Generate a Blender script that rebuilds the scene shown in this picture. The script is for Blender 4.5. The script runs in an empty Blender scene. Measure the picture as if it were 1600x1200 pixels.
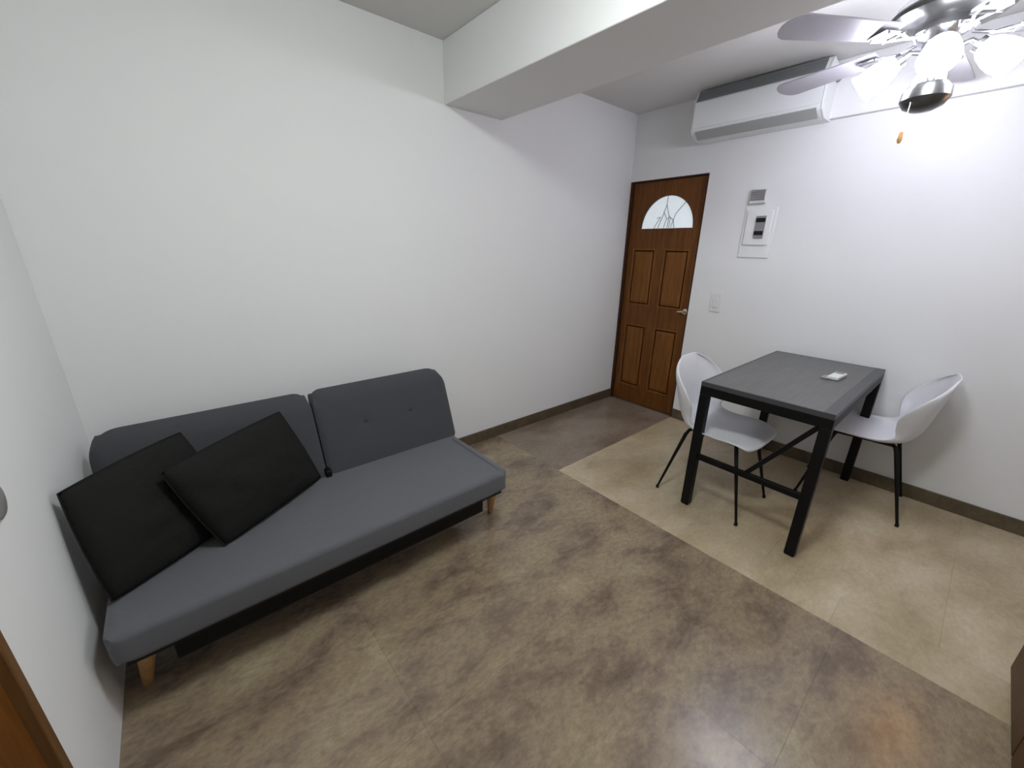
import bpy, bmesh, math, random
from mathutils import Vector, Matrix, noise
random.seed(4)
D = bpy.data
scn = bpy.context.scene
COL = scn.collection
PI = math.pi

# ------------------------------------------------------------------ camera
cam_d = D.cameras.new('camera'); cam = D.objects.new('camera', cam_d); COL.objects.link(cam)
CR = Vector((0.76415463, -0.6448282, 0.01625711)); CU = Vector((0.19638819, 0.25658925, 0.94635809)); CF = Vector((0.61440979, 0.71997121, -0.32271051))
M = Matrix((CR, CU, -CF)).transposed().to_4x4(); M.translation = Vector((0.37193827, -2.28029168, 1.425))
cam.matrix_world = M
cam_d.sensor_fit = 'HORIZONTAL'; cam_d.sensor_width = 36; cam_d.lens = 624.22 / 1600 * 36
cam_d.clip_start = 0.02
scn.camera = cam

# ------------------------------------------------------------------ world, exposure
w = D.worlds.new('world'); scn.world = w; w.use_nodes = True
w.node_tree.nodes['Background'].inputs[0].default_value = (0.8, 0.85, 1, 1)
w.node_tree.nodes['Background'].inputs[1].default_value = 0.02
vs = scn.view_settings
vs.view_transform = 'Standard'; vs.look = 'None'; vs.gamma = 1; vs.use_curve_mapping = False
vs.exposure = 1.52
NEAR_LAMP = ((0.93, 1.0, 0.99), 23.8)      # flush ceiling lamp in the sofa half of the room (colour, strength)
FAN_LAMP = ((0.86, 0.88, 1.0), 13.2)       # glass shades under the ceiling fan

# ------------------------------------------------------------------ room measures
L = 3.639; H = 2.484; YB = -3.7
XB0, XB1, ZB = 1.780, 2.199, 2.184         # cross beam
T = 0.12

# ------------------------------------------------------------------ materials
def mat(name, col, rough=0.5, metal=0.0, spec=0.5, noise_amt=0.0, scale=20, bump=0.0, bscale=200, emit=None, coat=0.0, sheen=0.0):
    m = D.materials.new(name); m.use_nodes = True
    nt = m.node_tree; b = nt.nodes['Principled BSDF']
    b.inputs['Base Color'].default_value = (*col, 1); b.inputs['Roughness'].default_value = rough
    b.inputs['Metallic'].default_value = metal; b.inputs['Specular IOR Level'].default_value = spec
    b.inputs['Coat Weight'].default_value = coat; b.inputs['Sheen Weight'].default_value = sheen
    tc = nt.nodes.new('ShaderNodeTexCoord')
    if noise_amt:
        n = nt.nodes.new('ShaderNodeTexNoise'); n.inputs['Scale'].default_value = scale; n.inputs['Detail'].default_value = 5
        mx = nt.nodes.new('ShaderNodeMix'); mx.data_type = 'RGBA'
        mx.inputs[6].default_value = (*[c * (1 - noise_amt) for c in col], 1); mx.inputs[7].default_value = (*[min(1, c * (1 + noise_amt)) for c in col], 1)
        nt.links.new(tc.outputs['Object'], n.inputs['Vector']); nt.links.new(n.outputs['Fac'], mx.inputs[0]); nt.links.new(mx.outputs[2], b.inputs['Base Color'])
    if bump:
        n2 = nt.nodes.new('ShaderNodeTexNoise'); n2.inputs['Scale'].default_value = bscale; n2.inputs['Detail'].default_value = 3
        bp = nt.nodes.new('ShaderNodeBump'); bp.inputs['Strength'].default_value = bump; bp.inputs['Distance'].default_value = 0.002
        nt.links.new(tc.outputs['Object'], n2.inputs['Vector']); nt.links.new(n2.outputs['Fac'], bp.inputs['Height']); nt.links.new(bp.outputs[0], b.inputs['Normal'])
    if emit:
        b.inputs['Emission Color'].default_value = (*emit[0], 1); b.inputs['Emission Strength'].default_value = emit[1]
    return m

def wood(name, dark, light, stretch=(14, 14, 1.2), rough=0.45, coat=0.0, spec=0.2):
    m = D.materials.new(name); m.use_nodes = True; nt = m.node_tree; b = nt.nodes['Principled BSDF']
    b.inputs['Roughness'].default_value = rough; b.inputs['Coat Weight'].default_value = coat; b.inputs['Specular IOR Level'].default_value = spec
    tc = nt.nodes.new('ShaderNodeTexCoord'); mp = nt.nodes.new('ShaderNodeMapping'); mp.inputs['Scale'].default_value = stretch
    n = nt.nodes.new('ShaderNodeTexNoise'); n.inputs['Scale'].default_value = 3; n.inputs['Detail'].default_value = 6; n.inputs['Distortion'].default_value = 0.8
    r = nt.nodes.new('ShaderNodeValToRGB'); r.color_ramp.elements[0].position = 0.32; r.color_ramp.elements[1].position = 0.7
    r.color_ramp.elements[0].color = (*dark, 1); r.color_ramp.elements[1].color = (*light, 1)
    nt.links.new(tc.outputs['Object'], mp.inputs[0]); nt.links.new(mp.outputs[0], n.inputs['Vector']); nt.links.new(n.outputs['Fac'], r.inputs[0]); nt.links.new(r.outputs[0], b.inputs['Base Color'])
    return m

def marble(name, stops, scale, rough, bump=0.15, vein=None, vein_amt=0.35, tint=0.06, fine=0.24):
    m = D.materials.new(name); m.use_nodes = True; nt = m.node_tree; b = nt.nodes['Principled BSDF']; N = nt.nodes.new; K = nt.links.new
    geo = N('ShaderNodeNewGeometry')
    mp = N('ShaderNodeMapping'); mp.inputs['Rotation'].default_value = (0, 0, 0.6); mp.inputs['Scale'].default_value = (1, 1.7, 1)
    K(geo.outputs['Position'], mp.inputs[0])
    n = N('ShaderNodeTexNoise'); n.inputs['Scale'].default_value = scale; n.inputs['Detail'].default_value = 9; n.inputs['Roughness'].default_value = 0.66; n.inputs['Distortion'].default_value = 0.25
    K(mp.outputs[0], n.inputs['Vector'])
    r = N('ShaderNodeValToRGB'); e = r.color_ramp.elements
    e[0].position, e[0].color = stops[0][0], (*stops[0][1], 1); e[1].position, e[1].color = stops[-1][0], (*stops[-1][1], 1)
    for p, c in stops[1:-1]:
        q = e.new(p); q.color = (*c, 1)
    K(n.outputs['Fac'], r.inputs[0])
    out = r.outputs[0]
    if vein:
        n3 = N('ShaderNodeTexNoise'); n3.inputs['Scale'].default_value = scale * 2.2; n3.inputs['Detail'].default_value = 9; n3.inputs['Distortion'].default_value = 0.9
        K(mp.outputs[0], n3.inputs['Vector'])
        r3 = N('ShaderNodeValToRGB'); e3 = r3.color_ramp.elements
        e3[0].position = 0.56; e3[0].color = (0, 0, 0, 1); e3[1].position = 0.72; e3[1].color = (1, 1, 1, 1)
        K(n3.outputs['Fac'], r3.inputs[0])
        mm = N('ShaderNodeMath'); mm.operation = 'MULTIPLY'; mm.inputs[1].default_value = vein_amt; K(r3.outputs[0], mm.inputs[0])
        mx = N('ShaderNodeMix'); mx.data_type = 'RGBA'; mx.inputs[7].default_value = (*vein, 1); K(mm.outputs[0], mx.inputs[0]); K(out, mx.inputs[6]); out = mx.outputs[2]
    nf = N('ShaderNodeTexNoise'); nf.inputs['Scale'].default_value = 34; nf.inputs['Detail'].default_value = 6; nf.inputs['Roughness'].default_value = 0.7
    K(mp.outputs[0], nf.inputs['Vector'])
    rf = N('ShaderNodeMapRange'); rf.inputs['From Min'].default_value = 0.3; rf.inputs['From Max'].default_value = 0.7; rf.inputs['To Min'].default_value = 1 - fine; rf.inputs['To Max'].default_value = 1 + fine
    K(nf.outputs['Fac'], rf.inputs['Value'])
    hf = N('ShaderNodeHueSaturation'); K(rf.outputs[0], hf.inputs['Value']); K(out, hf.inputs['Color']); out = hf.outputs[0]
    oi = N('ShaderNodeObjectInfo')
    mr = N('ShaderNodeMapRange'); mr.inputs['To Min'].default_value = 1 - tint; mr.inputs['To Max'].default_value = 1 + tint; K(oi.outputs['Random'], mr.inputs['Value'])
    hs = N('ShaderNodeHueSaturation'); K(mr.outputs[0], hs.inputs['Value']); K(out, hs.inputs['Color']); K(hs.outputs[0], b.inputs['Base Color'])
    b.inputs['Roughness'].default_value = rough
    n2 = N('ShaderNodeTexNoise'); n2.inputs['Scale'].default_value = 14; n2.inputs['Detail'].default_value = 5; K(mp.outputs[0], n2.inputs['Vector'])
    bp = N('ShaderNodeBump'); bp.inputs['Strength'].default_value = bump; bp.inputs['Distance'].default_value = 0.002; K(n2.outputs['Fac'], bp.inputs['Height']); K(bp.outputs[0], b.inputs['Normal'])
    return m

M_wall = mat('white_paint', (0.80, 0.80, 0.80), 0.75, noise_amt=0.012, scale=3, bump=0.05, bscale=60)
M_ceil = mat('ceiling_paint', (0.70, 0.69, 0.67), 0.85, noise_amt=0.012, scale=3)
M_floor = marble('brown_marble', [(0.32, (0.134, 0.095, 0.064)), (0.42, (0.197, 0.147, 0.105)), (0.51, (0.258, 0.196, 0.131)), (0.60, (0.285, 0.227, 0.145)), (0.74, (0.37, 0.31, 0.205))], 3.3, 0.24, 0.12, (0.105, 0.077, 0.056), 0.28)
M_path = marble('dark_brown_marble', [(0.32, (0.15, 0.108, 0.078)), (0.5, (0.235, 0.178, 0.135)), (0.70, (0.29, 0.235, 0.18))], 2.4, 0.28, 0.12, (0.12, 0.088, 0.062), 0.4)
M_beige = marble('beige_marble', [(0.30, (0.34, 0.265, 0.165)), (0.44, (0.42, 0.335, 0.215)), (0.56, (0.50, 0.41, 0.28)), (0.72, (0.58, 0.50, 0.37))], 2.1, 0.30, 0.08, (0.31, 0.235, 0.15), 0.35, 0.03, 0.12)
M_grout = mat('grout', (0.16, 0.125, 0.09), 0.8)
M_base = marble('baseboard_marble', [(0.3, (0.072, 0.052, 0.031)), (0.7, (0.135, 0.100, 0.061))], 5, 0.4, 0.1)
M_door = wood('door_wood', (0.105, 0.036, 0.008), (0.175, 0.066, 0.014))
M_doorlo = wood('door_panel_wood', (0.135, 0.050, 0.010), (0.215, 0.084, 0.017))
M_jamb = wood('door_frame_wood', (0.030, 0.012, 0.006), (0.060, 0.022, 0.009))
M_door2 = wood('side_door_wood', (0.115, 0.040, 0.006), (0.18, 0.066, 0.011))
M_frame2 = wood('side_frame_wood', (0.13, 0.060, 0.020), (0.19, 0.095, 0.036))
M_cab = wood('cabinet_wood', (0.060, 0.022, 0.006), (0.095, 0.036, 0.010))
M_glass = mat('frosted_glass', (0.70, 0.76, 0.78), 0.25, emit=((0.86, 0.95, 1.0), 0.15))  # faint emission stands in for corridor light behind the pane
M_lead = mat('leading', (0.12, 0.12, 0.13), 0.4, metal=0.6)
M_brass = mat('satin_nickel', (0.62, 0.55, 0.42), 0.3, metal=0.9)
M_plast = mat('white_plastic', (0.80, 0.80, 0.80), 0.4)
M_plast2 = mat('wall_plate_plastic', (0.74, 0.74, 0.72), 0.45)
M_greyp = mat('grey_plastic', (0.27, 0.255, 0.255), 0.5)
M_blackp = mat('black_plastic', (0.006, 0.006, 0.007), 0.5, spec=0.3)
M_switchgrey = mat('breaker_grey', (0.24, 0.24, 0.25), 0.5)
M_acw = mat('air_conditioner_white', (0.80, 0.82, 0.82), 0.4)
M_acg = mat('grille_grey', (0.22, 0.23, 0.235), 0.6)
M_acl = mat('louvre_grey', (0.40, 0.41, 0.40), 0.5)
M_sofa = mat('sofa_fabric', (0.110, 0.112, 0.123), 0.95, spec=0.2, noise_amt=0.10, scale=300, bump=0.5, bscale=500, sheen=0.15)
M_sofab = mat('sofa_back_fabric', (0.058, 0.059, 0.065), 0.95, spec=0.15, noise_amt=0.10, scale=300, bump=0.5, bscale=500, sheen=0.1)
M_cush = mat('cushion_fabric', (0.0150, 0.0147, 0.0140), 0.95, spec=0.12, noise_amt=0.15, scale=120, bump=0.6, bscale=260)
M_oak = wood('oak_leg', (0.36, 0.20, 0.075), (0.50, 0.30, 0.13), (10, 10, 2))
M_steel = mat('black_steel', (0.0025, 0.0025, 0.003), 0.5, spec=0.25)
M_ttop = wood('grey_table_top', (0.092, 0.090, 0.088), (0.120, 0.117, 0.115), (1.2, 14, 14), 0.42, 0.0, 0.5)
M_trim = mat('table_edge_metal', (0.060, 0.060, 0.066), 0.42, metal=0.1)
M_shell = mat('white_shell_plastic', (0.74, 0.74, 0.78), 0.38)
M_chrome = mat('chrome', (0.70, 0.70, 0.73), 0.22, metal=1.0)
M_fanmetal = mat('dark_fan_metal', (0.10, 0.10, 0.095), 0.3, metal=0.8)
M_blade = mat('fan_blade_laminate', (0.40, 0.38, 0.42), 0.35, noise_amt=0.06, scale=12)
M_shade = mat('lit_glass_shade', (0.9, 0.9, 0.95), 0.3, emit=FAN_LAMP)
M_lamp = mat('ceiling_lamp_diffuser', (0.9, 0.9, 0.9), 0.4, emit=NEAR_LAMP)
M_amber = mat('amber_pull', (0.55, 0.30, 0.10), 0.3)
M_remote = mat('remote_pale', (0.66, 0.70, 0.69), 0.4)

# ------------------------------------------------------------------ helpers
def link(name, me, m, parent=None):
    o = D.objects.new(name, me); COL.objects.link(o)
    if m: me.materials.append(m)
    if parent: o.parent = parent
    return o
def obj(name, bm, m, parent=None, smooth=False, bevel=0, seg=2, angle=35):
    me = D.meshes.new(name); bmesh.ops.recalc_face_normals(bm, faces=bm.faces); bm.to_mesh(me); bm.free()
    o = link(name, me, m, parent)
    if bevel:
        b = o.modifiers.new('b', 'BEVEL'); b.width = bevel; b.segments = seg; b.limit_method = 'ANGLE'; b.angle_limit = math.radians(40)
    if smooth or bevel:
        for p in me.polygons: p.use_smooth = True
        if not smooth or angle:
            try: me.set_sharp_from_angle(angle=math.radians(angle if not bevel else 60))
            except Exception: pass
    return o
def thing(name, label, cat, loc=(0, 0, 0), rz=0, group=None):
    o = D.objects.new(name, None); COL.objects.link(o); o.empty_display_size = 0.1
    o.location = loc; o.rotation_euler = (0, 0, rz); o['label'] = label; o['category'] = cat
    if group: o['group'] = group
    return o
def tag(o, label, cat, group=None):
    o['label'] = label; o['category'] = cat
    if group: o['group'] = group
    return o
def box(bm, x0, x1, y0, y1, z0, z1):
    v = [bm.verts.new((x, y, z)) for x in sorted((x0, x1)) for y in sorted((y0, y1)) for z in sorted((z0, z1))]
    for f in ((0, 1, 3, 2), (4, 6, 7, 5), (0, 4, 5, 1), (2, 3, 7, 6), (0, 2, 6, 4), (1, 5, 7, 3)): bm.faces.new([v[i] for i in f])
    return bm
def B(*a):
    bm = bmesh.new()
    for q in (a if isinstance(a[0], (tuple, list)) else [a]): box(bm, *q)
    return bm
def beam(bm, p, q, w, h, up=(0, 0, 1)):
    p, q = Vector(p), Vector(q); d = (q - p).normalized(); u = Vector(up)
    s = d.cross(u)
    if s.length < 1e-4: s = Vector((1, 0, 0))
    s.normalize(); u = s.cross(d)
    r = []
    for c in (p, q):
        r.append([bm.verts.new(c + s * (w / 2) * a + u * (h / 2) * b) for a, b in ((-1, -1), (1, -1), (1, 1), (-1, 1))])
    for i in range(4): bm.faces.new((r[0][i], r[0][(i + 1) % 4], r[1][(i + 1) % 4], r[1][i]))
    bm.faces.new(r[0][::-1]); bm.faces.new(r[1])
    return bm
def tube(bm, pts, rad, n=10):
    pts = [Vector(p) for p in pts]
    if not hasattr(rad, '__len__'): rad = [rad] * len(pts)
    rings = []; pu = None
    for i, p in enumerate(pts):
        d = (pts[min(i + 1, len(pts) - 1)] - pts[max(i - 1, 0)]).normalized()
        u = pu if pu is not None else (Vector((0, 0, 1)) if abs(d.z) < 0.9 else Vector((1, 0, 0)))
        s = d.cross(u).normalized(); u = s.cross(d).normalized(); pu = u
        rings.append([bm.verts.new(p + (s * math.cos(a) + u * math.sin(a)) * rad[i]) for a in [2 * PI * k / n for k in range(n)]])
    for a, b in zip(rings, rings[1:]):
        for k in range(n): bm.faces.new((a[k], a[(k + 1) % n], b[(k + 1) % n], b[k]))
    bm.faces.new(rings[0][::-1]); bm.faces.new(rings[-1])
    return bm
def lathe(bm, prof, n=24, mtx=None, closed=False):
    rings = []
    for r, z in prof:
        ring = []
        for k in range(n):
            a = 2 * PI * k / n; v = Vector((r * math.cos(a), r * math.sin(a), z))
            ring.append(bm.verts.new(mtx @ v if mtx else v))
        rings.append(ring)
    for a, b in zip(rings, rings[1:]):
        for k in range(n): bm.faces.new((a[k], a[(k + 1) % n], b[(k + 1) % n], b[k]))
    if closed: bm.faces.new(rings[0][::-1]); bm.faces.new(rings[-1])
    return bm
def prism(bm, poly, fn, t0, t1):
    """poly = list of (u,v); fn(u,v,t)->xyz"""
    a = [bm.verts.new(fn(u, v, t0)) for u, v in poly]; b = [bm.verts.new(fn(u, v, t1)) for u, v in poly]
    n = len(poly); bm.faces.new(a[::-1]); bm.faces.new(b)
    for i in range(n): bm.faces.new((a[i], a[(i + 1) % n], b[(i + 1) % n], b[i]))
    return bm
def struct(name, bm, m, label=None, **k):
    o = obj(name, bm, m, **k); o['kind'] = 'structure'
    if label: o['label'] = label
    return o

# ------------------------------------------------------------------ large structure
floor = struct('floor', B(-T, L + T, YB - T, T, -0.10, -0.004), M_grout, 'floor of brown marble with a beige marble field under the table')
XJ, YJ = 2.166, -0.680                       # edges of the beige field
def tiles(x0, x1, y0, y1, nx, ny, m, mx=None, name='tile'):
    dx, dy = (x1 - x0) / nx, (y1 - y0) / ny; g = 0.0003
    me = None
    for i in range(nx):
        for j in range(ny):
            if me is None:
                bm = B(-dx / 2 + g, dx / 2 - g, -dy / 2 + g, dy / 2 - g, -0.004, 0.0)
                o = obj(name, bm, m, floor); me = o.data
            else:
                o = D.objects.new(name, me); COL.objects.link(o); o.parent = floor
            o.location = (x0 + dx * (i + .5), y0 + dy * (j + .5), 0)
tiles(0, XJ, YB, 0, 3, 5, M_floor)
tiles(XJ, L, YJ, 0, 2, 1, M_path)
tiles(XJ, XJ + 0.205, YB, YJ, 1, 4, M_beige)
tiles(XJ + 0.205, L, YB, YJ, 2, 5, M_beige)

struct('ceiling', B(-T, L + T, YB - T, T, H, H + 0.1), M_ceil, 'white ceiling')
struct('wall_back', B(-T, L + T, 0, T, 0, H), M_wall, 'long white wall behind the grey sofa')
DY0, DY1, DZ = -0.004, -0.683, 1.979         # front door opening in the right wall
struct('wall_right', B((L, L + T, DY1, YB - T, 0, H), (L, L + T, 0, DY1, DZ, H)), M_wall, 'white wall with the front door and the table against it')
SY0, SY1, SZ = -1.222, -2.06, 2.02           # side door opening in the left wall
struct('wall_left', B((-T, 0, 0, SY0, 0, H), (-T, 0, SY1, YB - T, 0, H), (-T, 0, SY0, SY1, SZ, H)), M_wall, 'white wall at the left end of the sofa')
struct('wall_front', B(-T, L + T, YB, YB - T, 0, H), M_wall, 'white wall behind the camera')
struct('trim_1', B(XB0, XB1, 0, YB, ZB, H), M_wall, 'white ceiling beam crossing the room', bevel=0.004)
struct('trim_2', B(L - 0.035, L, XB0 * 0 - 1.30, YB, ZB, H), M_wall, 'shallow white beam along the top of the right wall', bevel=0.004)
struct('baseboard_back', B(0, L, -0.012, 0, 0, 0.085), M_base, 'brown marble skirting along the sofa wall', bevel=0.002)
struct('baseboard_right', B(L - 0.012, L, DY1 - 0.002, YB, 0, 0.085), M_base, 'brown marble skirting along the table wall', bevel=0.002)

# ------------------------------------------------------------------ front door
door = thing('door_1', 'brown wooden front door with half-round glass window', 'door', (L, 0, 0)); del door['category']; door['kind'] = 'structure'
cy = (-0.132 - 0.602) / 2; ry = 0.237; gz0 = 1.600; rz_ = 0.255
def arch(y0, rx, z0, rzz, n=24): return [(y0 + rx * math.cos(PI * k / n), z0 + rzz * math.sin(PI * k / n)) for k in range(n + 1)]
# leaf with a real opening for the glass
bm = bmesh.new()
xo, xi = 0.022, 0.062
def leaf_face(x):
    A = arch(cy, ry, gz0, rz_)
    av = [bm.verts.new((x, y, z)) for y, z in A]
    y_hi, y_lo, zt = -0.028, DY1 + 0.012, DZ - 0.012
    tr = bm.verts.new((x, y_hi, zt)); tl = bm.verts.new((x, y_lo, zt)); mr = bm.verts.new((x, y_hi, gz0)); ml = bm.verts.new((x, y_lo, gz0))
    br = bm.verts.new((x, y_hi, 0.006)); bl = bm.verts.new((x, y_lo, 0.006))
    top = bm.verts.new((x, cy, zt)); h = len(av) // 2
    bm.faces.new([mr] + [tr, top] + av[h::-1]); bm.faces.new([top, tl, ml] + av[:h - 1:-1])
    bm.faces.new([br, mr, av[0], av[-1], ml, bl])
    return av, [br, mr, tr, top, tl, ml, bl]
a1, o1 = leaf_face(xo); a2, o2 = leaf_face(xi)
for i in range(len(a1) - 1): bm.faces.new((a1[i], a1[i + 1], a2[i + 1], a2[i]))
bm.faces.new((a1[-1], a1[0], a2[0], a2[-1]))
for i in range(7): bm.faces.new((o1[i], o1[(i + 1) % 7], o2[(i + 1) % 7], o2[i]))
obj('door_leaf', bm, M_door, door)
obj('door_frame', B((0.0, 0.10, DY0, -0.026, 0, DZ), (0.0, 0.10, -0.026, DY1 + 0.001, DZ - 0.010, DZ), (0.0, 0.10, DY1 + 0.001, DY1 + 0.010, 0, DZ - 0.010)), M_jamb, door)
bm = bmesh.new(); prism(bm, arch(cy, ry + 0.004, gz0 - 0.003, rz_ + 0.004), lambda u, v, t: (t, u, v), 0.036, 0.044)
glass = obj('glass_pane', bm, M_glass, door)
bm = bmesh.new()
A = arch(cy, ry - 0.004, gz0 + 0.003, rz_ - 0.004, 32)
tube(bm, [(0.030, y, z) for y, z in A] , 0.004, 6)
g = 0.031
def ld(*p): tube(bm, [(g, cy + a * ry, gz0 + 0.004 + b * rz_) for a, b in p], 0.0022, 5)
ld((0.06, 0.98), (0.07, 0.70), (0.16, 0.42), (0.32, 0.0)); ld((-0.62, 0.76), (-0.30, 0.42), (-0.16, 0.0))
ld((0.16, 0.50), (0.02, 0.28), (0.10, 0.0)); ld((0.07, 0.70), (-0.06, 0.36), (-0.04, 0.0)); ld((0.40, 0.30), (0.26, 0.34), (0.48, 0.0)); ld((-0.06, 0.36), (-0.24, 0.22), (-0.30, 0.0)); ld((0.02, 0.28), (-0.12, 0.30), (-0.10, 0))
obj('leading', bm, M_lead, glass)
def door_panel(y0, y1, z0, z1):
    # raised panel: sunk border and bevelled field
    bm = bmesh.new()
    def ring(i, x): return [bm.verts.new((x, y, z)) for y, z in ((y0 - i, z0 + i), (y1 + i, z0 + i), (y1 + i, z1 - i), (y0 - i, z1 - i))]
    R = [ring(-0.008, xo), ring(-0.004, xo - 0.006), ring(0.006, xo - 0.005), ring(0.010, xo + 0.000), ring(0.018, xo + 0.000), ring(0.040, xo - 0.006)]
    for a, b in zip(R, R[1:]):
        for k in range(4): bm.faces.new((a[k], a[(k + 1) % 4], b[(k + 1) % 4], b[k]))
    bm.faces.new(R[-1]); bm.faces.new(R[0][::-1])
    obj('door_panel', bm, M_doorlo, door)
for z0, z1 in ((0.17, 0.76), (0.95, 1.43)):
    door_panel(-0.085, -0.300, z0, z1); door_panel(-0.390, -0.605, z0, z1)
bm = bmesh.new(); lathe(bm, [(0.024, 0), (0.024, 0.006), (0.009, 0.010), (0.009, 0.045), (0.0, 0.045)], 16, Matrix.Translation((xo, -0.648, 0.94)) @ Matrix.Rotation(-PI / 2, 4, 'Y'), False)
tube(bm, [(xo - 0.042, -0.648, 0.94), (xo - 0.047, -0.632, 0.942), (xo - 0.044, -0.600, 0.938)], [0.009, 0.009, 0.007], 10)
obj('door_handle', bm, M_brass, door, smooth=True)

# ------------------------------------------------------------------ side door in the left wall
d2 = thing('door_2', 'orange-brown wooden door in the left wall', 'door', (0, 0, 0)); del d2['category']; d2['kind'] = 'structure'
obj('door_frame', B((-T, 0.003, SY0, SY0 - 0.030, 0, SZ - 0.03), (-T, 0.003, SY1 + 0.030, SY1, 0, SZ - 0.03), (-T, 0.003, SY0, SY1, SZ - 0.03, SZ)), M_frame2, d2, bevel=0.003)
obj('door_leaf', B(-0.055, -0.015, SY0 - 0.032, SY1 + 0.032, 0.006, SZ - 0.032), M_door2, d2, bevel=0.002)
for z0, z1 in ((0.2, 0.9), (1.05, 1.85)):
    for y0, y1 in ((-1.33, -1.58), (-1.69, -1.94)):
        obj('door_panel', B(-0.016, -0.008, y0, y1, z0, z1), M_door2, d2, bevel=0.006)
bm = bmesh.new(); lathe(bm, [(0.026, 0), (0.026, 0.006), (0.010, 0.010), (0.010, 0.035), (0.026, 0.045), (0.026, 0.065), (0.0, 0.07)], 16, Matrix.Translation((-0.015, -1.97, 0.98)) @ Matrix.Rotation(PI / 2, 4, 'Y'))
obj('door_knob', bm, M_brass, d2, smooth=True)

# ------------------------------------------------------------------ flush ceiling lamp (out of frame, lights the sofa half)
lp = thing('ceiling_lamp', 'round flush white lamp on the ceiling above the sofa side', 'ceiling lamp', (1.02, -1.72, H))
bm = bmesh.new(); lathe(bm, [(0.0, 0), (0.185, 0), (0.19, -0.03), (0.18, -0.034)], 32); obj('lamp_base', bm, M_plast, lp, smooth=True)
bm = bmesh.new(); lathe(bm, [(0.18, -0.034), (0.178, -0.060), (0.165, -0.085), (0.135, -0.108), (0.09, -0.122), (0.04, -0.129), (0.001, -0.130)], 32); obj('lamp_diffuser', bm, M_lamp, lp, smooth=True)

# ------------------------------------------------------------------ sofa
def pad(outline, t, p=7, rings=20, n=None, dimples=(), puff=0.0, er=0.045, fn=None):
    """closed pad: outline list (u,v) around centre; thickness t along w; fn(u,v,w)->xyz"""
    bm = bmesh.new(); cx = sum(u for u, v in outline) / len(outline); cv = sum(v for u, v in outline) / len(outline)
    us = [u for u, v in outline]; W = max(us) - min(us); vsx = [v for u, v in outline]; Hh = max(vsx) - min(vsx); md = min(W, Hh) / 2
    ks = [1 - (i / rings) ** 2.2 for i in range(rings + 1)][:-1]
    def wof(d):      # d = inset distance from the edge
        r = min(t / 2, er)
        if d < r: return (t / 2 - r) + math.sqrt(max(0, r * r - (r - d) ** 2))
        return t / 2 + puff * (1 - math.exp(-(d - r) / 0.08))
    def side(s):
        R = []
        for k in ks:
            ring = []
            for u, v in outline:
                uu = cx + (u - cx) * k; vv = cv + (v - cv) * k
                # inset that is equal on all sides near the edge
                du, dv = abs(u - cx) * (1 - k), abs(v - cv) * (1 - k)
                ex = min(W / 2 - abs(uu - cx), Hh / 2 - abs(vv - cv)); d = max((1 - k) * md, min(ex, 1)) if k < 1 else 0
                wv = wof(min(d, max(1e-9, d))) if k < 1 else (t / 2 - min(t / 2, er))
                for (a, b, depth, rad) in dimples:
                    wv -= depth * math.exp(-((uu - a) ** 2 + (vv - b) ** 2) / rad ** 2)
                ring.append(bm.verts.new(fn(uu, vv, s * wv)))
            R.append(ring)
        for a, b in zip(R, R[1:]):
            for i in range(len(a)): bm.faces.new((a[i], a[(i + 1) % len(a)], b[(i + 1) % len(a)], b[i]))
        c = bm.verts.new(fn(cx, cv, s * wof(md)))
        for i in range(len(R[-1])): bm.faces.new((R[-1][i], R[-1][(i + 1) % len(R[-1])], c))
        return R[0]
    a = side(1); b = side(-1)
    for i in range(len(a)): bm.faces.new((a[i], a[(i + 1) % len(a)], b[(i + 1) % len(a)], b[i]))
    return bm
def rrect(u0, u1, v0, v1, rad, step=0.02):
    """rad = radii for corners (u0v0, u1v0, u1v1, u0v1)"""
    pts = []
    C = [(u0, v0, 1, 1, PI), (u1, v0, -1, 1, 1.5 * PI), (u1, v1, -1, -1, 0), (u0, v1, 1, -1, 0.5 * PI)]
    arcs = []
    for (u, v, su, sv, a0), r in zip(C, rad):
        arcs.append([(u + su * r + r * math.cos(a0 + PI / 2 * k / 8), v + sv * r + r * math.sin(a0 + PI / 2 * k / 8)) for k in range(9)])
    for i in range(4):
        pts += arcs[i]; p, q = arcs[i][-1], arcs[(i + 1) % 4][0]
        d = math.hypot(q[0] - p[0], q[1] - p[1]); m = int(d / step)
        pts += [(p[0] + (q[0] - p[0]) * k / m, p[1] + (q[1] - p[1]) * k / m) for k in range(1, m)]
    return pts
SX0, SX1 = 0.040, 1.500
SF, SBK = -0.955, -0.400
STOP = 0.385
sofa = thing('sofa_bed', 'charcoal grey armless click-clack sofa against the long white wall', 'sofa', (0.77, -0.68, 0))
SO = Vector((0.77, -0.68, 0))
def sf(p): return Vector(p) - SO
obj('seat', pad(rrect(SX0, SX1, SF, SBK, (0.05, 0.05, 0.03, 0.03)), 0.112, puff=0.004, er=0.024, fn=lambda u, v, w_: sf((u, v, STOP - 0.0600 + w_))), M_sofa, sofa, smooth=True)
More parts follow.
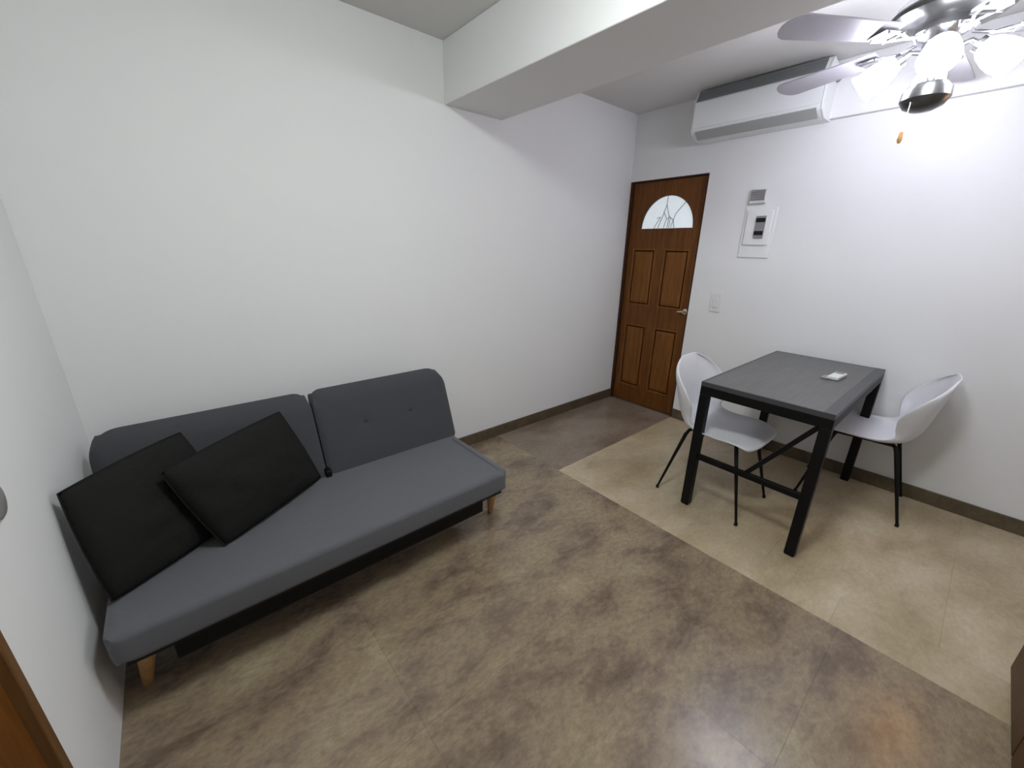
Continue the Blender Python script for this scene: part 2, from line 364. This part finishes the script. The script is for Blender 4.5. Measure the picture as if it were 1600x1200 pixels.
# two back halves leaning towards the wall
lean = math.radians(20)
def backfn(u, v, w_):     # v up along the lean, w_ out of the face (+ towards the room)
    return sf((u, -0.415 + v * math.sin(lean) - w_ * math.cos(lean), 0.375 + v * math.cos(lean) - w_ * math.sin(lean) + 0.0))
BH = 0.395
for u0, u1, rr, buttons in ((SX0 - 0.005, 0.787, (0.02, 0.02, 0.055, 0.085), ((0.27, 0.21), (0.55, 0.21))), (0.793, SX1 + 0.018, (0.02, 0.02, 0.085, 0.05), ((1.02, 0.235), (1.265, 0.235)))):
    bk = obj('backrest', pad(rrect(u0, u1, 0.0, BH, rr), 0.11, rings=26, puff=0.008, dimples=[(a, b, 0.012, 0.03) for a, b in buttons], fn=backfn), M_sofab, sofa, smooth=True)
    for a, b in buttons:
        bm = bmesh.new(); c = backfn(a, b, 0.052); nrm = (backfn(a, b, 1) - backfn(a, b, 0)).normalized()
        mt = Matrix.Translation(c) @ nrm.to_track_quat('Z', 'Y').to_matrix().to_4x4()
        lathe(bm, [(0.011, -0.003), (0.011, 0.001), (0.007, 0.004), (0.0005, 0.005)], 12, mt); obj('button', bm, M_sofab, bk, smooth=True)
bm = bmesh.new(); tube(bm, [sf((1.452, y, STOP + 0.002)) for y in (-0.93, -0.8, -0.6, -0.50)], 0.0012, 6); obj('seam', bm, M_sofab, sofa)
for (tx, ty), (bx, by) in (((0.112, -0.893), (0.060, -0.752)), ((1.440, -0.885), (1.535, -0.745)), ((0.125, -0.30), (0.075, -0.25)), ((1.44, -0.30), (1.53, -0.25))):
    bm = bmesh.new(); tube(bm, [sf((tx, ty, 0.270)), sf((bx, by, 0.0))], [0.027, 0.015], 14); obj('leg', bm, M_oak, sofa, smooth=True)
q = lambda x0, x1, y0, y1, z0, z1: (x0 - SO.x, x1 - SO.x, y0 - SO.y, y1 - SO.y, z0, z1)
obj('frame', B(q(0.165, 1.395, -0.868, -0.848, 0.135, 0.266), q(0.165, 1.395, -0.30, -0.28, 0.135, 0.266), q(0.165, 0.185, -0.848, -0.30, 0.135, 0.266), q(1.375, 1.395, -0.848, -0.30, 0.135, 0.266)), M_steel, sofa, bevel=0.002)  # black rails made deep to darken the shade under the seat
obj('shade_panel', B(SX0 + 0.03 - SO.x, SX1 - 0.03 - SO.x, -0.925 - SO.y, -0.43 - SO.y, 0.246, 0.268), M_blackp, sofa)  # added black sheet that blocks bounce light under the sofa
bm = B(0.776 - SO.x, 0.802 - SO.x, -0.475 - SO.y, -0.40 - SO.y, 0.37, 0.415); obj('hinge', bm, M_steel, sofa, bevel=0.004)

# ------------------------------------------------------------------ throw cushions
def cushion(label, BL, BR, TR, TL, thick, seed):
    BL, BR, TR, TL = map(Vector, (BL, BR, TR, TL)); c = (BL + BR + TR + TL) / 4
    o = thing('throw_cushion', label, 'cushion', c, 0, 'dark cushions on the sofa')
    nrm = (BR - BL).cross(TL - BL).normalized(); bm = bmesh.new(); N = 30
    def P(i, j, s):
        u, v = i / N, j / N; a, b = 2 * u - 1, 2 * v - 1
        p = (BL * (1 - u) + BR * u) * (1 - v) + (TL * (1 - u) + TR * u) * v
        # edges pulled slightly inwards between the corners
        pull = -0.020 * ((1 - a * a) * b * b * (1 if b > 0 else 0.6) )
        p = p + ((c - p) * 1.0) * pull * abs(b) * 1.6 + ((c - p)) * -0.030 * (1 - b * b) * a * a
        h = thick * (max(0, (1 - a * a) * (1 - b * b))) ** 0.42
        q = Vector((u * 3 + seed, v * 3, s * 2)); h *= 1 + 0.22 * noise.noise(q * 1.6) + 0.07 * noise.noise(q * 5)
        return p + nrm * s * h - c
    top = [[bm.verts.new(P(i, j, 1)) for j in range(N + 1)] for i in range(N + 1)]
    bot = [[top[i][j] if i in (0, N) or j in (0, N) else bm.verts.new(P(i, j, -1)) for j in range(N + 1)] for i in range(N + 1)]
    for i in range(N):
        for j in range(N):
            bm.faces.new((top[i][j], top[i + 1][j], top[i + 1][j + 1], top[i][j + 1]))
            bm.faces.new((bot[i][j], bot[i][j + 1], bot[i + 1][j + 1], bot[i + 1][j]))
    obj('cover', bm, M_cush, o, smooth=True, angle=0)
    bm = bmesh.new()
    loop = [P(i, 0, 1) for i in range(N)] + [P(N, j, 1) for j in range(N)] + [P(i, N, 1) for i in range(N, 0, -1)] + [P(0, j, 1) for j in range(N, -1, -1)]
    tube(bm, loop, 0.0025, 5); obj('piping', bm, M_cush, o, smooth=True)
    return o
cushion('dark cushion propped in the corner at the sofa\'s left end', (0.062, -0.800, 0.392), (0.425, -0.560, 0.392), (0.305, -0.452, 0.752), (0.022, -0.715, 0.744), 0.062, 1.0)
cushion('dark cushion leaning in front of the other, nearer the sofa middle', (0.352, -0.724, 0.392), (0.752, -0.466, 0.392), (0.636, -0.448, 0.748), (0.240, -0.680, 0.712), 0.066, 5.0)

# ------------------------------------------------------------------ dining table
TX0, TX1, TY0, TY1, TZ = 2.470, 3.600, -1.390, -1.977, 0.764
tb = thing('dining_table', 'dark grey topped dining table with black steel frame against the wall', 'table', ((TX0 + TX1) / 2, (TY0 + TY1) / 2, 0))
TO = Vector(((TX0 + TX1) / 2, (TY0 + TY1) / 2, 0)); hx, hy = (TX1 - TX0) / 2, (TY0 - TY1) / 2
obj('tabletop', B(-hx + 0.012, hx - 0.012, -hy + 0.045, hy - 0.010, TZ - 0.022, TZ), M_ttop, tb, bevel=0.0015)
obj('edge_trim', B((-hx, hx, -hy, -hy + 0.0445, TZ - 0.024, TZ + 0.001), (-hx, hx, hy - 0.0095, hy, TZ - 0.024, TZ), (-hx, -hx + 0.0115, -hy + 0.0445, hy - 0.0095, TZ - 0.024, TZ), (hx - 0.0115, hx, -hy + 0.0445, hy - 0.0095, TZ - 0.024, TZ)), M_trim, tb)
for q in ((-hx, -hx + 0.03, -hy, hy), (hx - 0.03, hx, -hy, hy), (-hx + 0.03, hx - 0.03, -hy, -hy + 0.03), (-hx + 0.03, hx - 0.03, hy - 0.03, hy)):
    obj('apron', B(*q, TZ - 0.072, TZ - 0.025), M_steel, tb, bevel=0.0015)
for sx in (-1, 1):
    for sy in (-1, 1):
        x0, x1 = sorted((sx * hx, sx * (hx - 0.045))); y0, y1 = sorted((sy * hy, sy * (hy - 0.045)))
        lg = obj('leg', B(x0, x1, y0, y1, 0.006, TZ - 0.073), M_steel, tb, bevel=0.002)
        obj('foot_pad', B(x0 + 0.004, x1 - 0.004, y0 + 0.004, y1 - 0.004, 0, 0.006), M_blackp, lg)
for sx in (-1, 1):
    xm = sx * (hx - 0.022)
    obj('stretcher', B(xm - 0.0125, xm + 0.0125, -hy + 0.045, hy - 0.045, 0.308, 0.338), M_steel, tb, bevel=0.0015)
    bm = bmesh.new(); beam(bm, (xm, -hy + 0.03, TZ - 0.05), (xm, 0.005, 0.325), 0.022, 0.026, (1, 0, 0)); obj('brace', bm, M_steel, tb, bevel=0.0015)

# ------------------------------------------------------------------ remote on the table
rm = thing('remote_control', 'small pale grey remote control lying on the table top', 'remote control', (3.145, -1.832, TZ), math.radians(-4))
obj('remote_body', B(-0.075, 0.075, -0.027, 0.027, 0.001, 0.021), M_remote, rm, bevel=0.006, seg=3)
obj('display', B(0.02, 0.065, -0.019, 0.019, 0.020, 0.0222), M_greyp, rm)
for k in range(3):
    obj('button', B(-0.055 + k * 0.022, -0.041 + k * 0.022, -0.014, 0.014, 0.020, 0.0228), M_plast, rm)
obj('holder', B(-0.085, -0.02, 0.018, 0.052, 0.0, 0.010), M_greyp, rm, bevel=0.003)

# ------------------------------------------------------------------ shell chairs
def catmull(P, s):
    n = len(P) - 1; x = min(max(s, 0), 1) * n; i = min(int(x), n - 1); t = x - i
    p0, p1, p2, p3 = P[max(i - 1, 0)], P[i], P[i + 1], P[min(i + 2, n)]
    return [0.5 * ((2 * b) + (c - a) * t + (2 * a - 5 * b + 4 * c - d) * t * t + (-a + 3 * b - 3 * c + d) * t ** 3) for a, b, c, d in zip(p0, p1, p2, p3)]
# per station: centre f, centre z, half width, edge df, edge dz  (f = forwards)
ST = [(0.225, 0.425, 0.150, -0.030, -0.004), (0.235, 0.452, 0.205, -0.035, -0.010), (0.150, 0.462, 0.228, -0.010, 0.004), (0.050, 0.450, 0.232, 0.0, 0.018),
      (-0.060, 0.438, 0.222, 0.005, 0.034), (-0.150, 0.448, 0.205, 0.040, 0.050), (-0.205, 0.500, 0.205, 0.100, 0.040), (-0.228, 0.575, 0.228, 0.125, 0.035),
      (-0.242, 0.655, 0.238, 0.100, 0.028), (-0.256, 0.735, 0.225, 0.062, 0.010), (-0.270, 0.800, 0.175, 0.035, -0.010), (-0.280, 0.835, 0.085, 0.012, -0.006)]
def make_chair(label, loc, rz):
    o = thing('shell_chair', label, 'chair', loc, rz, 'white shell chairs at the dining table')
    NS, NT = 44, 20; bm = bmesh.new(); G = []
    for i in range(NS + 1):
        f, z, wd, df, dz = catmull(ST, i / NS); row = []
        for j in range(NT + 1):
            t = 2 * j / NT - 1; a = abs(t)
            row.append(bm.verts.new((wd * math.sin(t * PI / 2 * 0.97) , f + df * a ** 2.6, z + dz * a ** 2.6)))
        G.append(row)
    for i in range(NS):
        for j in range(NT): bm.faces.new((G[i][j], G[i][j + 1], G[i + 1][j + 1], G[i + 1][j]))
    s = obj('seat_shell', bm, M_shell, o, smooth=True, angle=0)
    sm = s.modifiers.new('s', 'SOLIDIFY'); sm.thickness = 0.007; sm.offset = 0
    sd = s.modifiers.new('d', 'SUBSURF'); sd.levels = 1; sd.render_levels = 1
    bm = bmesh.new()
    for y in (0.12, -0.12): tube(bm, [(-0.13, y, 0.425), (0.13, y, 0.425)], 0.008, 8)
    for x in (-0.13, 0.13): tube(bm, [(x, -0.12, 0.425), (x, 0.12, 0.425)], 0.008, 8)
    obj('under_frame', bm, M_steel, o, smooth=True)
    for sx in (-1, 1):
        for fy, ty in ((0.235, 0.13), (-0.240, -0.13)):
            bm = bmesh.new(); tube(bm, [(sx * 0.10, ty * 0.85, 0.425), (sx * 0.135, ty * 1.02, 0.420), (sx * 0.150, ty * 1.10, 0.395), (sx * 0.205, fy, 0.010)], [0.009, 0.010, 0.011, 0.0065], 10)
            lg = obj('leg', bm, M_steel, o, smooth=True)
            bm = bmesh.new(); lathe(bm, [(0.009, 0), (0.010, 0.006), (0.008, 0.018)], 10, Matrix.Translation((sx * 0.2055, fy, 0)), True); obj('foot', bm, M_blackp, lg)
    return o
make_chair('white moulded shell chair on the door side of the table', (2.715, -1.455, 0), PI)
make_chair('white moulded shell chair on the far right side of the table', (3.385, -2.005, 0), math.radians(5))

# ------------------------------------------------------------------ air conditioner on the right wall
ac = thing('air_conditioner', 'white wall-mounted air conditioner high on the table wall', 'air conditioner', (L, -0.985, 2.175))
AO = Vector((L, -0.985, 2.175)); hw = 0.390
prof = [(0, 0.262), (-0.165, 0.292), (-0.200, 0.225), (-0.203, 0.060), (-0.190, 0.032), (-0.120, 0.0), (0, 0.0)]
bm = bmesh.new(); prism(bm, [(u + 0.0, v) for u, v in prof], lambda u, v, t: (u, t, v), -hw + 0.012, hw - 0.012); body = obj('housing', bm, M_acw, ac, bevel=0.003)
obj('front_panel', B(-0.209, -0.2025, -hw + 0.012, hw - 0.012, 0.060, 0.217), M_acw, ac, bevel=0.003)
for s in (-1, 1):
    bm = bmesh.new(); prism(bm, [(u * 1.01, v) for u, v in prof], lambda u, v, t: (u, t, v), s * hw, s * (hw - 0.0115)); obj('end_cap', bm, M_acw, ac, bevel=0.003)
bm = bmesh.new(); beam(bm, (-0.2045, 0.035, 0.223), (-0.172, 0.035, 0.334), 0.69, 0.008, (-0.9, 0, -0.4)); bm2 = bm
bm = bmesh.new(); v = [bm.verts.new(p) for p in ((-0.2035, -hw + 0.03, 0.225), (-0.2035, hw - 0.015, 0.225), (-0.169, hw - 0.015, 0.293), (-0.169, -hw + 0.03, 0.293), (-0.195, -hw + 0.03, 0.223), (-0.195, hw - 0.015, 0.223), (-0.162, hw - 0.015, 0.289), (-0.162, -hw + 0.03, 0.289))]
bm2.free()
for f in ((0, 1, 2, 3), (7, 6, 5, 4), (0, 4, 5, 1), (2, 6, 7, 3), (1, 5, 6, 2), (0, 3, 7, 4)): bm.faces.new([v[i] for i in f])
gr = obj('intake_grille', bm, M_acg, ac)
for k in range(5):
    z = 0.230 + k * 0.0125; x = -0.2035 + (z - 0.225) * 0.523
    obj('slat', B(x - 0.004, x, -hw + 0.03, hw - 0.015, z, z + 0.003), M_acg, gr)
bm = bmesh.new(); beam(bm, (-0.192, -hw + 0.03, 0.028), (-0.192, hw - 0.03, 0.028), 0.055, 0.006, (-0.55, 0, 1)); 
bm.free(); bm = bmesh.new()
v = [bm.verts.new(p) for p in ((-0.196, -hw + 0.03, 0.044), (-0.196, hw - 0.03, 0.044), (-0.135, hw - 0.03, 0.004), (-0.135, -hw + 0.03, 0.004), (-0.192, -hw + 0.03, 0.050), (-0.192, hw - 0.03, 0.050), (-0.130, hw - 0.03, 0.012), (-0.130, -hw + 0.03, 0.012))]
for f in ((0, 1, 2, 3), (7, 6, 5, 4), (0, 4, 5, 1), (2, 6, 7, 3), (1, 5, 6, 2), (0, 3, 7, 4)): bm.faces.new([v[i] for i in f])
bmesh.ops.translate(bm, verts=bm.verts, vec=(-0.006, 0, -0.005))
obj('louvre', bm, M_acl, ac)
bm = bmesh.new(); lathe(bm, [(0.022, 0), (0.022, 0.012), (0.012, 0.02)], 14, Matrix.Translation((-0.06, -hw, 0.21)) @ Matrix.Rotation(PI / 2, 4, 'X'), True); obj('pipe_stub', bm, M_acg, ac)

# ------------------------------------------------------------------ fittings on the right wall
bb = thing('breaker_box', 'white breaker box with black switches right of the front door', 'breaker box', (L, -1.09, 1.55))
obj('cover_plate', B(-0.008, 0, -0.105, 0.100, -0.165, 0.165), M_plast, bb, bevel=0.008, seg=3)
lid = obj('lid', B(-0.018, -0.008, -0.085, 0.080, -0.080, 0.150), M_plast, bb, bevel=0.006, seg=3)
obj('breaker', B(-0.024, -0.0175, -0.048, 0.014, -0.035, 0.112), M_switchgrey, bb, bevel=0.001)
for z in (-0.012, 0.072):
    obj('switch_toggle', B(-0.029, -0.0235, -0.046, 0.012, z, z + 0.026), M_blackp, bb, bevel=0.001)
vb = thing('door_chime', 'small grey louvred chime box above the breaker box', 'door chime', (L, -1.058, 1.79))
obj('chime_body', B(-0.022, 0, -0.052, 0.052, -0.046, 0.046), M_plast2, vb, bevel=0.004)
obj('chime_front', B(-0.026, -0.0215, -0.044, 0.046, -0.028, 0.040), M_greyp, vb, bevel=0.002)
for k in range(4): obj('slat', B(-0.029, -0.0255, -0.038, 0.040, -0.020 + k * 0.015, -0.014 + k * 0.015), M_greyp, vb)
sw = thing('light_switch', 'white light switch plate between door and table', 'light switch', (L, -0.892, 1.045))
obj('plate', B(-0.008, 0, -0.040, 0.040, -0.072, 0.072), M_plast2, sw, bevel=0.004, seg=3)
obj('rocker', B(-0.013, -0.0075, -0.020, 0.020, -0.036, 0.036), M_plast2, sw, bevel=0.003)
for z in (-0.056, 0.056):
    bm = bmesh.new(); lathe(bm, [(0.0035, 0), (0.003, 0.002)], 8, Matrix.Translation((-0.008, 0, z)) @ Matrix.Rotation(-PI / 2, 4, 'Y'), True); obj('screw', bm, M_brass, sw)
rp = thing('wall_knob', 'round grey wall fitting at the left frame edge above the side door trim', 'wall fitting', (0, -1.068, 0.915))
bm = bmesh.new(); lathe(bm, [(0.054, 0), (0.054, 0.008), (0.048, 0.014), (0.045, 0.017)], 28, Matrix.Rotation(PI / 2, 4, 'Y'), True); obj('plate', bm, M_plast2, rp, smooth=True)
bm = bmesh.new(); lathe(bm, [(0.040, 0.016), (0.040, 0.020), (0.034, 0.024), (0.001, 0.025)], 28, Matrix.Rotation(PI / 2, 4, 'Y')); obj('dial', bm, M_greyp, rp, smooth=True)

# ------------------------------------------------------------------ ceiling fan with lights
FX, FY = 2.850, -1.900
fan = thing('ceiling_fan', 'ceiling fan with chrome motor and lit glass shades above the table', 'ceiling fan', (FX, FY, H))
def fz(z): return z - H
bm = bmesh.new(); lathe(bm, [(0.0005, 0), (0.075, 0), (0.075, -0.02), (0.055, -0.05), (0.02, -0.06), (0.0005, -0.06)], 28); obj('canopy', bm, M_chrome, fan, smooth=True)
bm = bmesh.new(); tube(bm, [(0, 0, -0.05), (0, 0, fz(2.375))], 0.012, 12); obj('downrod', bm, M_chrome, fan, smooth=True)
bm = bmesh.new(); lathe(bm, [(0.001, fz(2.385)), (0.05, fz(2.382)), (0.13, fz(2.365)), (0.160, fz(2.330)), (0.165, fz(2.300)), (0.150, fz(2.285))], 40); mot = obj('motor_housing', bm, M_chrome, fan, smooth=True)
bm = bmesh.new(); lathe(bm, [(0.168, fz(2.312)), (0.176, fz(2.302)), (0.176, fz(2.286)), (0.155, fz(2.272)), (0.10, fz(2.262)), (0.06, fz(2.258)), (0.001, fz(2.258))], 40); obj('motor_rim', bm, M_fanmetal, mot, smooth=True)
bm = bmesh.new(); lathe(bm, [(0.09, fz(2.262)), (0.094, fz(2.235)), (0.075, fz(2.215)), (0.055, fz(2.205)), (0.055, fz(2.16)), (0.03, fz(2.14)), (0.022, fz(2.10)), (0.022, fz(2.06)), (0.001, fz(2.06))], 32); obj('flywheel', bm, M_chrome, mot, smooth=True)
BZ = fz(2.215)
for k in range(5):
    a = math.radians(72 + 72 * k); R = Matrix.Rotation(a, 4, 'Z')
    bm = bmesh.new()
    def rp_(pts, r): tube(bm, [R @ Vector(p) for p in pts], r, 8)
    rp_([(0.08, 0.0, BZ + 0.008), (0.14, 0.0, BZ - 0.006), (0.20, 0.030, BZ - 0.004), (0.26, 0.038, BZ - 0.006)], 0.006)
    rp_([(0.08, 0.0, BZ + 0.008), (0.14, 0.0, BZ - 0.006), (0.20, -0.030, BZ - 0.004), (0.26, -0.038, BZ - 0.006)], 0.006)
    rp_([(0.20, -0.045, BZ - 0.005), (0.20, 0.045, BZ - 0.005)], 0.005)
    for s in (-1, 1): box(bm, 0, 0, 0, 0, 0, 0) if False else None
    br = obj('blade_bracket', bm, M_chrome, fan, smooth=True)
    bm = bmesh.new(); box(bm, 0.195, 0.275, -0.042, 0.042, BZ - 0.0035, BZ - 0.0005); bmesh.ops.transform(bm, matrix=R, verts=bm.verts); obj('bracket_plate', bm, M_chrome, br)
    ol = [(0.205, -0.048), (0.42, -0.060), (0.60, -0.066)] + [(0.60 + 0.055 * math.sin(t), -0.066 * math.cos(t)) for t in [PI * q / 10 for q in range(1, 10)]] + [(0.60, 0.066), (0.42, 0.060), (0.205, 0.048)]
    tl = math.radians(10)
    bm = bmesh.new(); prism(bm, ol, lambda u, v, t: R @ Vector((u, v * math.cos(tl), BZ + 0.006 + t + v * math.sin(tl))), 0.0, 0.006)
    obj('blade', bm, M_blade, fan, bevel=0.001)
bm = bmesh.new(); lathe(bm, [(0.022, fz(2.075)), (0.060, fz(2.066)), (0.076, fz(2.045)), (0.078, fz(2.015)), (0.062, fz(1.990)), (0.035, fz(1.976)), (0.001, fz(1.972))], 32); hub = obj('light_hub', bm, M_fanmetal, fan, smooth=True)
for a in (10, 98, 190, 278):
    ar = math.radians(a); dirv = Vector((math.cos(ar), math.sin(ar), 0))
    p0 = Vector((0, 0, fz(2.180))) + dirv * 0.050; p1 = p0 + dirv * 0.035 + Vector((0, 0, 0.010)); ax = (dirv * 0.80 + Vector((0, 0, -0.60))).normalized()
    p2 = p1 + ax * 0.03
    bm = bmesh.new(); tube(bm, [p0 - dirv * 0.03, p0, p1, p2], 0.009, 10); arm = obj('lamp_arm', bm, M_chrome, fan, smooth=True)
    mt = Matrix.Translation(p2) @ ax.to_track_quat('Z', 'Y').to_matrix().to_4x4()
    bm = bmesh.new(); lathe(bm, [(0.012, -0.012), (0.026, -0.006), (0.028, 0.016)], 20, mt); obj('lamp_socket', bm, M_chrome, arm, smooth=True)
    bm = bmesh.new(); lathe(bm, [(0.002, 0.0), (0.024, 0.006), (0.038, 0.028), (0.050, 0.062), (0.054, 0.092), (0.052, 0.115), (0.060, 0.138), (0.056, 0.140), (0.048, 0.125), (0.03, 0.118), (0.001, 0.115)], 24, mt); obj('lamp_shade', bm, M_shade, arm, smooth=True)
bm = bmesh.new(); tube(bm, [(-0.06, 0.03, fz(2.03)), (-0.060, 0.032, fz(1.90))], 0.0016, 6)
for k in range(12): bmesh.ops.create_icosphere(bm, subdivisions=1, radius=0.0026, matrix=Matrix.Translation((-0.06, 0.031, fz(2.02) - k * 0.0105)))
ch = obj('pull_chain', bm, M_plast, fan)
bm = bmesh.new(); lathe(bm, [(0.001, 0.0), (0.006, -0.004), (0.007, -0.018), (0.009, -0.030), (0.005, -0.042), (0.001, -0.044)], 12, Matrix.Translation((-0.060, 0.032, fz(1.90)))); obj('pull_knob', bm, M_amber, ch, smooth=True)

# ------------------------------------------------------------------ brown cabinet at the right frame edge
cb = thing('wooden_cabinet', 'dark brown wooden cabinet at the lower right edge of the picture', 'cabinet', (2.0, -2.893, 0))
obj('carcass', B(-0.432, 0.432, -0.22, 0.212, 0.0, 0.86), M_cab, cb, bevel=0.012, seg=4)
obj('cabinet_top', B(-0.445, 0.432, -0.225, 0.225, 0.862, 0.89), M_cab, cb, bevel=0.006, seg=3)
for x0, x1, kx in ((-0.42, -0.004, -0.03), (0.004, 0.42, 0.03)):
    dd = obj('cabinet_door', B(x0, x1, 0.2125, 0.231, 0.03, 0.85), M_cab, cb, bevel=0.003)
    bm = bmesh.new(); tube(bm, [(kx, 0.230, 0.52), (kx, 0.250, 0.53), (kx, 0.250, 0.63), (kx, 0.230, 0.64)], 0.005, 8); obj('handle', bm, M_brass, dd, smooth=True)

# ------------------------------------------------------------------ added amber light, unseen past the right frame edge, for the orange floor reflection
M_amberglow = mat('added_amber_glow', (0.7, 0.4, 0.15), 0.4, emit=((1.0, 0.55, 0.20), 5.0))
wl = thing('added_amber_light', 'added amber light panel out of view beyond the right chair, for its floor reflection', 'added light', (L, -2.585, 1.70))
obj('housing', B((-0.010, 0, -0.07, 0.07, -0.20, 0.20), (-0.090, -0.010, -0.07, -0.062, -0.20, 0.20), (-0.090, -0.010, 0.062, 0.07, -0.20, 0.20), (-0.090, -0.010, -0.062, 0.062, 0.192, 0.20), (-0.090, -0.010, -0.062, 0.062, -0.20, -0.192)), M_brass, wl)
obj('glow_panel', B(-0.084, -0.078, -0.061, 0.061, -0.191, 0.191), M_amberglow, wl)
